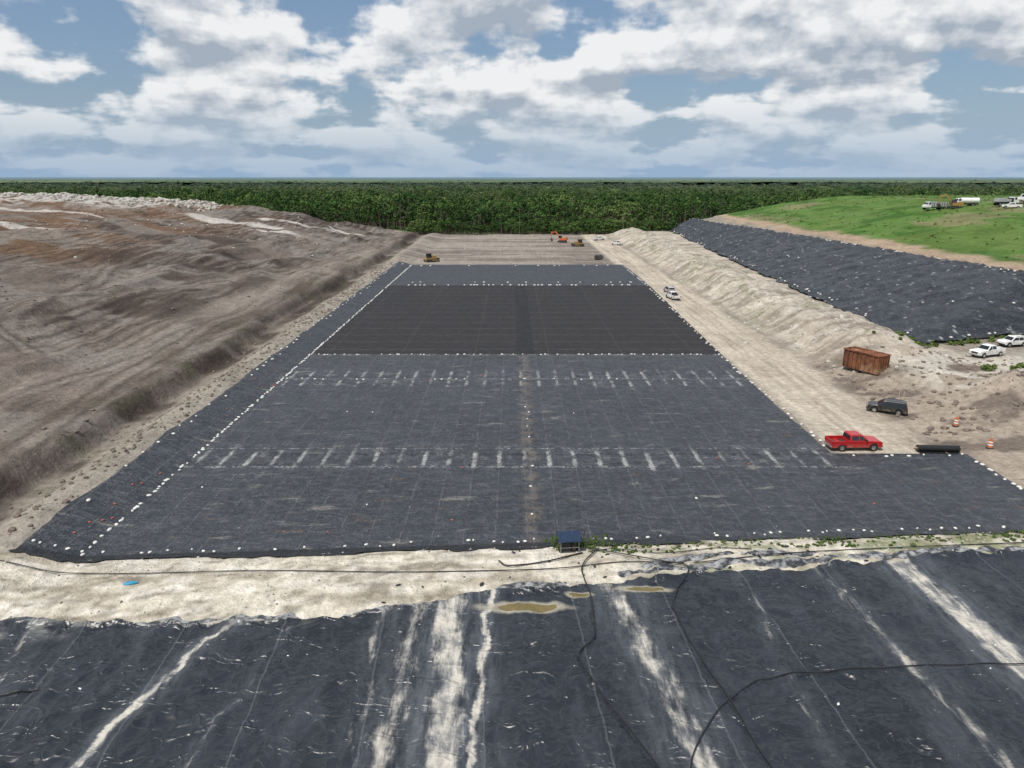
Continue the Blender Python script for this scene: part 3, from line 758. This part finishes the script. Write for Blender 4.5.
def pickup(name,x_,y_,rz,pm,bedload=None):
    e=empty(name,(x_,y_,hz(x_,y_)+.03),rz)
    hw=.98;z0=.42
    prof=[(-2.85,z0)]+arch(-1.75,.5,z0)+[( -1.0,z0)]+arch(1.9,.5,z0)+[(2.85,z0),(2.92,.6),(2.88,1.02),(2.7,1.14),(1.25,1.22),(-.9,1.22),(-.9,.8),(-2.9,.8),(-2.9,z0)]
    bm=bmesh.new();prism(bm,prof[:-1],hw);part(e,'body',bm,pm,.04)
    bm=bmesh.new();prism(bm,[(-.9,1.2),(1.3,1.2),(.55,1.86),(.35,1.91),(-.6,1.91),(-.82,1.86)],hw-.03,1.2,.28);part(e,'cab',bm,pm,.05)
    sidewin(e,[(-.72,1.28),(.12,1.28),(.12,1.78),(-.66,1.78)],hw-.03,1.2,.28,'side_window_rear')
    sidewin(e,[(.2,1.28),(1.0,1.28),(.46,1.78),(.2,1.78)],hw-.03,1.2,.28,'side_window_front')
    endwin(e,1.2,1.29,.62,1.8,hw,1.2,.28,'windshield',.03);endwin(e,-.9,1.32,-.84,1.78,hw,1.2,.28,'rear_window',-.02)
    bm=bmesh.new()
    for s in (-1,1): abox(bm,-2.9,-.9,s*hw-(.1 if s>0 else 0),s*hw+(.1 if s<0 else 0),.8,1.24)
    abox(bm,-2.9,-2.8,-hw+.1,hw-.1,.8,1.22);part(e,'bed_walls',bm,pm,.02)
    bm=bmesh.new();abox(bm,-2.78,-.92,-hw+.12,hw-.12,.81,.83);part(e,'bed_floor',bm,trim)
    bm=bmesh.new();abox(bm,-2.5,2.5,-.7,.7,.3,.78);part(e,'chassis',bm,trim)
    bm=bmesh.new();abox(bm,2.86,3.0,-.95,.95,.42,.62);abox(bm,-3.02,-2.9,-.95,.95,.45,.62);part(e,'bumpers',bm,chrome,.03)
    bm=bmesh.new();abox(bm,2.84,2.93,-.55,.55,.68,.98);part(e,'grille',bm,trim)
    bm=bmesh.new();abox(bm,2.8,2.92,.6,.92,.75,.98);abox(bm,2.8,2.92,-.92,-.6,.75,.98);part(e,'headlights',bm,lampw,.02)
    bm=bmesh.new();abox(bm,-2.92,-2.86,.8,.99,.85,1.15);abox(bm,-2.92,-2.86,-.99,-.8,.85,1.15);part(e,'tail_lights',bm,lampr)
    bm=bmesh.new();abox(bm,.9,1.02,.97,1.2,1.22,1.42);abox(bm,.9,1.02,-1.2,-.97,1.22,1.42);part(e,'mirrors',bm,trim,.02)
    bm=bmesh.new()
    for s in (-1,1):
        for q in (-.78,.16,1.08): abox(bm,q,q+.015,s*(hw+.004)-.004,s*(hw+.004)+.004,.62,1.2)
        for q in (-.65,.3): abox(bm,q,q+.16,s*(hw+.015)-.01,s*(hw+.015)+.01,1.08,1.12)
    part(e,'door_lines_handles',bm,trim)
    if bedload:
        bm=bmesh.new()
        abox(bm,-1.5,-1.0,-.85,.85,.84,1.34);abox(bm,-2.5,-1.8,-.6,.1,.84,1.15);abox(bm,-2.3,-1.7,.2,.7,.84,1.45)
        part(e,'tool_box',bm,bedload,.02)
    wheels(e,(-1.75,1.9),hw+.02,.41);return e
def suv(name,x_,y_,rz,pm):
    e=empty(name,(x_,y_,hz(x_,y_)+.03),rz);hw=.94;z0=.4
    prof=[(-2.3,z0)]+arch(-1.4,.47,z0)+[(-.6,z0)]+arch(1.45,.47,z0)+[(2.3,z0),(2.38,.62),(2.3,.95),(2.1,1.04),(1.15,1.12),(.45,1.7),(.2,1.76),(-1.85,1.74),(-2.1,1.66),(-2.36,1.1),(-2.38,.6)]
    bm=bmesh.new();prism(bm,prof,hw,1.1,.28);part(e,'body',bm,pm,.05)
    sidewin(e,[(-.25,1.17),(1.0,1.15),(.42,1.62),(-.25,1.65)],hw,1.1,.28,'side_window_front')
    sidewin(e,[(-1.15,1.17),(-.33,1.17),(-.33,1.65),(-1.15,1.65)],hw,1.1,.28,'side_window_mid')
    sidewin(e,[(-2.1,1.2),(-1.22,1.17),(-1.22,1.65),(-1.95,1.62)],hw,1.1,.28,'side_window_rear')
    endwin(e,1.1,1.17,.52,1.64,hw,1.1,.28,'windshield',.03);endwin(e,-2.3,1.2,-2.12,1.62,hw,1.1,.28,'rear_window',-.04)
    bm=bmesh.new();abox(bm,-2.1,2.1,-.68,.68,.28,.7);part(e,'chassis',bm,trim)
    bm=bmesh.new();abox(bm,2.3,2.44,-.88,.88,.4,.6);abox(bm,-2.46,-2.34,-.88,.88,.42,.62);part(e,'bumpers',bm,trim,.03)
    bm=bmesh.new();abox(bm,2.24,2.36,.55,.86,.72,.9);abox(bm,2.24,2.36,-.86,-.55,.72,.9);part(e,'headlights',bm,lampw,.02)
    bm=bmesh.new();abox(bm,-2.4,-2.33,.72,.93,.8,1.1);abox(bm,-2.4,-2.33,-.93,-.72,.8,1.1);part(e,'tail_lights',bm,lampr)
    bm=bmesh.new()
    for s in (-1,1): cyl(bm,(-1.7,s*.66,1.8),(.1,s*.66,1.8),.025,6)
    part(e,'roof_rails',bm,trim)
    bm=bmesh.new();abox(bm,.8,.9,.93,1.12,1.1,1.28);abox(bm,.8,.9,-1.12,-.93,1.1,1.28);part(e,'mirrors',bm,trim,.02)
    wheels(e,(-1.4,1.45),hw+.02,.38);return e
def dozer(x_,y_,rz):
    e=empty('bulldozer',(x_,y_,hz(x_,y_)+.05),rz)
    for s in (-1,1):
        bm=bmesh.new();prof=[(-2.2,.3),(-1.9,0),(1.6,0),(2.0,.3),(1.9,.8),(-1.9,1.0),(-2.2,.7)]
        A=[bm.verts.new((a,s*1.0,c_)) for a,c_ in prof];B=[bm.verts.new((a,s*1.6,c_)) for a,c_ in prof];n_=len(prof)
        bm.faces.new(A);bm.faces.new(B[::-1])
        for i in range(n_): bm.faces.new((A[i],B[i],B[(i+1)%n_],A[(i+1)%n_]))
        part(e,'track',bm,trim,.05)
    bm=bmesh.new();abox(bm,-2.1,2.1,-.95,.95,.5,1.5);abox(bm,.2,2.1,-.8,.8,1.5,2.1);part(e,'hull',bm,P_ye,.06)
    bm=bmesh.new();abox(bm,-1.5,.1,-.85,.85,1.5,2.9,.1,.1);part(e,'cab_glass',bm,glass)
    bm=bmesh.new();abox(bm,-1.6,.2,-.95,.95,2.9,3.05);part(e,'cab_roof',bm,trim,.03)
    bm=bmesh.new();prism(bm,[(2.6,.05),(2.85,.15),(2.7,.7),(2.9,1.3),(2.75,1.3),(2.55,.7)],1.9);part(e,'blade',bm,trim)
    bm=bmesh.new();abox(bm,0,2.6,1.62,1.75,.4,.65);abox(bm,0,2.6,-1.75,-1.62,.4,.65);cyl(bm,(1,.5,2.1),(1,.5,2.9),.07,8);part(e,'push_arms',bm,P_ye)
    return e
def excavator(x_,y_,rz,pm=P_ye):
    e=empty('excavator',(x_,y_,hz(x_,y_)+.05),rz)
    for s in (-1,1):
        bm=bmesh.new();prof=[(-2.1,.4),(-1.8,0),(1.8,0),(2.1,.4),(1.8,.85),(-1.8,.85)]
        A=[bm.verts.new((a,s*.9,c_)) for a,c_ in prof];B=[bm.verts.new((a,s*1.5,c_)) for a,c_ in prof];n_=len(prof)
        bm.faces.new(A);bm.faces.new(B[::-1])
        for i in range(n_): bm.faces.new((A[i],B[i],B[(i+1)%n_],A[(i+1)%n_]))
        part(e,'track',bm,trim,.05)
    bm=bmesh.new();abox(bm,-2.4,1.2,-1.3,1.3,1.0,2.1);abox(bm,-2.4,-1.2,-1.25,1.25,2.1,2.4);cyl(bm,(0,0,.7),(0,0,1.0),.8);part(e,'house',bm,pm,.06)
    bm=bmesh.new();abox(bm,-.1,1.5,.3,1.3,2.1,3.1,.08,.05);part(e,'cab',bm,glass,.04)
    bm=bmesh.new();prism(bm,[(1.0,1.5),(3.3,4.6),(5.4,4.3),(5.5,4.6),(3.2,5.1),(.6,2.0)],.22);part(e,'boom',bm,pm)
    bm=bmesh.new();prism(bm,[(5.0,4.9),(5.5,4.9),(5.6,1.6),(5.3,1.5)],.18);part(e,'stick',bm,pm)
    bm=bmesh.new();prism(bm,[(5.7,1.7),(5.2,1.5),(4.7,1.0),(4.8,.5),(5.4,.3),(5.6,.9)],.55);part(e,'bucket',bm,trim)
    return e
def bigtruck(name,x_,y_,rz,cabm,kind):
    e=empty(name,(x_,y_,hz(x_,y_)+.05),rz)
    bm=bmesh.new();abox(bm,-4.2,4.0,-.5,.5,.75,1.05);part(e,'chassis',bm,trim)
    bm=bmesh.new();prism(bm,[(2.0,.9),(4.2,.9),(4.2,1.7),(3.4,1.95),(3.1,2.9),(2.0,2.95)],1.15);part(e,'cab',bm,cabm,.08)
    sidewin(e,[(2.25,2.0),(3.2,2.0),(2.98,2.75),(2.25,2.75)],1.15,9,0,'side_window')
    endwin(e,3.4,2.0,3.15,2.75,1.15,9,0,'windshield',.03)
    if kind=='dump':
        bm=bmesh.new()
        prism(bm,[(-4.3,1.25),(1.6,1.25),(1.9,2.9),(2.4,3.1),(1.5,3.1),(-4.5,2.8)],1.25);part(e,'dump_body',bm,P_gr,.05)
        bm=bmesh.new()
        for k in range(6):
            for s in (-1,1): abox(bm,-4+k,-3.85+k,s*1.3-.04,s*1.3+.04,1.3,2.75)
        part(e,'body_ribs',bm,trim)
    elif kind=='tank':
        bm=bmesh.new();cyl(bm,(-4.3,0,2.1),(1.7,0,2.1),1.1,20);part(e,'tank',bm,P_wh,.1,False)
        bm=bmesh.new();cyl(bm,(-1.5,0,3.1),(-1.5,0,3.4),.35,12);abox(bm,-4,1.4,-.3,.3,3.18,3.24);part(e,'hatch_walkway',bm,trim)
    else:
        bm=bmesh.new();abox(bm,-4.4,1.8,-1.2,1.2,1.1,1.3);abox(bm,1.6,1.8,-1.2,1.2,1.3,2.6);part(e,'flatbed',bm,trim)
        bm=bmesh.new();abox(bm,-4,-1,-1.1,1.1,1.3,2.5);abox(bm,-.5,1.2,-1.,1.,1.3,2.2);part(e,'cargo',bm,P_gr,.05)
    wheels(e,(-3.3,-2.1,3.2),1.22,.52,.4);return e
pickup('pickup_truck',39.2,76.4,math.radians(2),P_red)
suv('parked_suv',49.6,89.3,math.radians(152),P_bk)
pickup('pickup_truck',77.3,112.3,math.radians(200),P_wh,P_wh)
suv('parked_suv',86.3,119.5,math.radians(190),P_wh)
pickup('pickup_truck',41.2,181,math.radians(100),P_wh,trim)
suv('parked_suv',42.4,191,math.radians(95),P_gr)
pickup('pickup_truck',48,330,math.radians(120),P_wh)
pickup('pickup_truck',43,357,math.radians(20),P_wh)
suv('parked_suv',33,272,math.radians(60),P_bk)
dozer(-30,264,math.radians(30));dozer(30,325,math.radians(200));excavator(24,345,math.radians(160),P_or)
bigtruck('dump_truck',156,270,math.radians(185),P_wh,'dump')
bigtruck('tanker_truck',166,268,math.radians(175),P_wh,'tank')
excavator(161,266,math.radians(170),P_ye)
bigtruck('flatbed_truck',172,255,math.radians(10),P_wh,'flat')
bigtruck('dump_truck',180,254,math.radians(150),P_wh,'dump')
pickup('pickup_truck',168,246,math.radians(160),P_wh);suv('parked_suv',174,246,math.radians(30),P_bk)
m,g,b=newmat('rusty_steel');tc=g.nodes.new('ShaderNodeTexCoord');O=tc.outputs['Object']
n=g.noise(O,1.2,6,.7);n2=g.noise(O,.5,4)
c=g.mix(n.sst(.35,.65),(.075,.028,.016),(.23,.085,.037));c=g.mix(n2.sst(.5,.7)*.6,c,(.33,.22,.13))
setc(g,b,'Base Color',c);b.inputs['Roughness'].default_value=.85;bump(g,b,n,.03)
rust=m
e=empty('rolloff_container',(54.8,106.6,hz(54.8,106.6)+.05),math.radians(-62))
bm=bmesh.new();Lc,Wc,Hc=3.1,1.2,3.0
abox(bm,-Lc,Lc,-Wc,Wc,.15,.3)
abox(bm,-Lc,Lc,-Wc,-Wc+.08,.3,Hc);abox(bm,-Lc,Lc,Wc-.08,Wc,.3,Hc);abox(bm,-Lc,-Lc+.08,-Wc+.08,Wc-.08,.3,Hc);abox(bm,Lc-.08,Lc,-Wc+.08,Wc-.08,.3,Hc)
part(e,'shell',bm,rust)
bm=bmesh.new()
for k in range(9):
    xx=-Lc+.1+k*(2*Lc-.3)/8
    for s in (-1,1): abox(bm,xx,xx+.12,s*(Wc+.07)-.065,s*(Wc+.07)+.065,.2,Hc-.1)
for s in (-1,1):
    abox(bm,-Lc-.02,Lc+.02,s*(Wc+.08)-.09,s*(Wc+.08)+.09,Hc-.09,Hc+.06)
    abox(bm,s*(Lc+.06)-.055,s*(Lc+.06)+.055,-Wc+.1,Wc-.1,Hc-.08,Hc+.05)
    for q in (-.6,0,.6): abox(bm,s*(Lc+.06)-.05,s*(Lc+.06)+.05,q-.06,q+.06,.3,Hc-.12)
part(e,'ribs_and_rails',bm,rust)
bm=bmesh.new()
for q in (-.7,.7): abox(bm,-Lc,Lc,q-.08,q+.08,0,.14)
part(e,'skids',bm,trim)
hx=np.linspace(-Lc+.1,Lc-.1,24);hy=np.linspace(-Wc+.1,Wc-.1,10);HX,HY=np.meshgrid(hx,hy)
HZ=Hc-.5+.9*(fbm(HX*1.2,HY*1.5,160,3)-.1)
o=mesh_from('scrap_load',np.stack([HX,HY,HZ],-1).reshape(-1,3),gridfaces(24,10),rust,False);o.parent=e
e=empty('geotextile_roll',(48.4,75.4,hz(48.4,75.4)+.4),math.radians(-3))
bm=bmesh.new();cyl(bm,(-2.3,0,0),(2.3,0,0),.38,24);part(e,'roll',bm,hm,.02)
bm=bmesh.new();cyl(bm,(-2.45,0,0),(2.45,0,0),.1,12);part(e,'core',bm,simple('cardboard',(.35,.25,.15),.8))
bm=bmesh.new();prism(bm,[(-2.2,-.36),(2.2,-.36),(2.2,-.33),(-2.2,-.33)],.9);part(e,'loose_flap',bm,hm)
def barrel(x_,y_):
    e=empty('traffic_barrel',(x_,y_,hz(x_,y_)+.12),0)
    bm=bmesh.new();cyl(bm,(0,0,0),(0,0,.08),.38,20);part(e,'base',bm,trim)
    zz=.08
    for i,(h_,mm) in enumerate(((.26,P_or),(.15,P_wh),(.17,P_or),(.15,P_wh),(.2,P_or))):
        bm=bmesh.new();cyl(bm,(0,0,zz),(0,0,zz+h_),.3-.02*i,20,.3-.02*i-.015);part(e,f'band_{i}',bm,mm);zz+=h_
    bm=bmesh.new();abox(bm,-.12,.12,-.02,.02,zz,zz+.12);part(e,'handle',bm,P_or)
for q in ((54.7,82.6),(54.2,75.3)): barrel(*q)
def pole(x_,y_,h_):
    e=empty('utility_pole',(x_,y_,hz(x_,y_)),0)
    bm=bmesh.new();cyl(bm,(0,0,-.5),(0,0,h_),.16,8,.1);part(e,'shaft',bm,barkm)
    bm=bmesh.new();abox(bm,-1.,1.,-.06,.06,h_-.9,h_-.75);
    for s in (-.9,0,.9): cyl(bm,(s,0,h_-.75),(s,0,h_-.55),.06,6)
    part(e,'crossarm',bm,barkm)
for q in ((4,393,14),(-18,396,11),(60,392,9)): pole(*q)
e=empty('solar_pump',(4.7,52.4,hz(4.7,52.4)),math.radians(6))
bm=bmesh.new()
for sx in (-.75,.75):
    for sy in (-.4,.4): cyl(bm,(sx,sy,-.3),(sx,sy,1.0 if sy<0 else 1.45),.04,8)
cyl(bm,(-.75,-.4,.5),(.75,-.4,.5),.03,8);cyl(bm,(-.75,.4,.5),(.75,.4,.5),.03,8)
part(e,'frame',bm,simple('galv_frame',(.3,.3,.3),.5,metal=.5))
bm=bmesh.new()
for i in range(3):
    x0=-.95+i*.64;v=[bm.verts.new(p) for p in ((x0,-.65,1.12),(x0+.6,-.65,1.12),(x0+.6,.6,1.46),(x0,.6,1.46),(x0,-.65,1.17),(x0+.6,-.65,1.17),(x0+.6,.6,1.51),(x0,.6,1.51))]
    for f in ((0,3,2,1),(4,5,6,7),(0,1,5,4),(1,2,6,5),(2,3,7,6),(3,0,4,7)): bm.faces.new([v[k] for k in f])
part(e,'solar_panels',bm,simple('pv_blue',(.02,.035,.07),.2))
bm=bmesh.new();abox(bm,-.6,.1,-.3,.3,.05,.85);abox(bm,-.85,.8,-.35,.4,-.1,.12);part(e,'pump_box',bm,trim,.03)
bm=bmesh.new();cyl(bm,(.4,0,0),(.4,0,.8),.22,16);part(e,'filter_drum',bm,P_bk)
bm=bmesh.new();cyl(bm,(-1.0,.3,-.2),(-1.05,.35,1.9),.03,6);cyl(bm,(1.2,.2,-.2),(1.3,.2,1.7),.03,6);part(e,'stakes',bm,trim)
sm_=simple('stake_wood',(.5,.42,.3),.8)
bm=bmesh.new()
for i in range(60):
    if i<30: xx=-41.5+random.uniform(-1,1);yy=random.uniform(55,250)
    else: xx=random.uniform(50,56);yy=random.uniform(75,250)
    z_=hz(xx,yy);cyl(bm,(xx,yy,z_-.2),(xx+random.uniform(-.1,.1),yy,z_+random.uniform(.7,1.3)),.035,5)
e=empty('survey_stakes',(0,0,0),0);part(e,'stakes',bm,sm_)
# ------------------------------------------------------------ WORLD
w=bpy.data.worlds.new('World');scene.world=w;w.use_nodes=True
nt=w.node_tree;nt.nodes.clear();g=G(nt)
SE,SR=math.radians(60),math.radians(222)
sky=nt.nodes.new('ShaderNodeTexSky');sky.sky_type='NISHITA';sky.sun_disc=False;sky.sun_elevation=SE;sky.sun_rotation=SR
sky.air_density=1.0;sky.dust_density=1.5;sky.ozone_density=1.5
tc=nt.nodes.new('ShaderNodeTexCoord');D=tc.outputs['Generated']
sp=nt.nodes.new('ShaderNodeSeparateXYZ');nt.links.new(D,sp.inputs[0])
x_,y_,z_=[E(nt,sp.outputs[i]) for i in range(3)]
def dens(dz):
    zz=(z_+dz).max(0.)+.19
    v=g.vec(x_/zz,y_/zz,0.)
    n=g.noise(v,1.9,4.,.52,.15)
    p=g.noise(g.vec(x_+4.3,y_,(z_+dz)*1.35),7.5,6.,.56)
    return n*.45+p*.55
d0=dens(0.);d1=dens(.02)
cov=d0.sst(.425,.49)
shade=((d1-d0)*6.5+(d1-.49)*4.2+.30).clamp()
cc=g.mix(shade,(9.6,9.7,9.8),(4.1,4.8,5.7))
haze=1.-z_.sst(-.01,.11)
cc=g.mix(haze*.82,cc,(5.0,6.3,7.7))
skyc=g.mix(haze*.8,sky.outputs[0],(4.3,5.9,7.8))
skyc=g.mix(.3,skyc,(2.6,4.3,7.0))
hi=1.-z_.sst(.35,.8)*.6
fin=g.mix(cov*(1.-haze*.55)*hi,skyc,cc)
bg=nt.nodes.new('ShaderNodeBackground');bg.inputs[1].default_value=.09
nt.links.new(fin,bg.inputs[0]);ow=nt.nodes.new('ShaderNodeOutputWorld');nt.links.new(bg.outputs[0],ow.inputs[0])
S=Vector((math.sin(SR)*math.cos(SE),math.cos(SR)*math.cos(SE),math.sin(SE)))
ld=bpy.data.lights.new('sun','SUN');ld.energy=4.2;ld.angle=math.radians(.5);ld.color=(1,.955,.88)
lo=bpy.data.objects.new('sun',ld);scene.collection.objects.link(lo);lo.rotation_euler=S.to_track_quat('Z','Y').to_euler();lo.location=(0,0,100)
# ------------------------------------------------------------ CAMERA
cd=bpy.data.cameras.new('camera');co=bpy.data.objects.new('camera',cd);scene.collection.objects.link(co)
cd.sensor_width=36;cd.lens=36*710/1024;cd.clip_start=.5;cd.clip_end=90000
co.location=(0,0,30);co.rotation_euler=(math.radians(90-16.25),0,0)
scene.camera=co
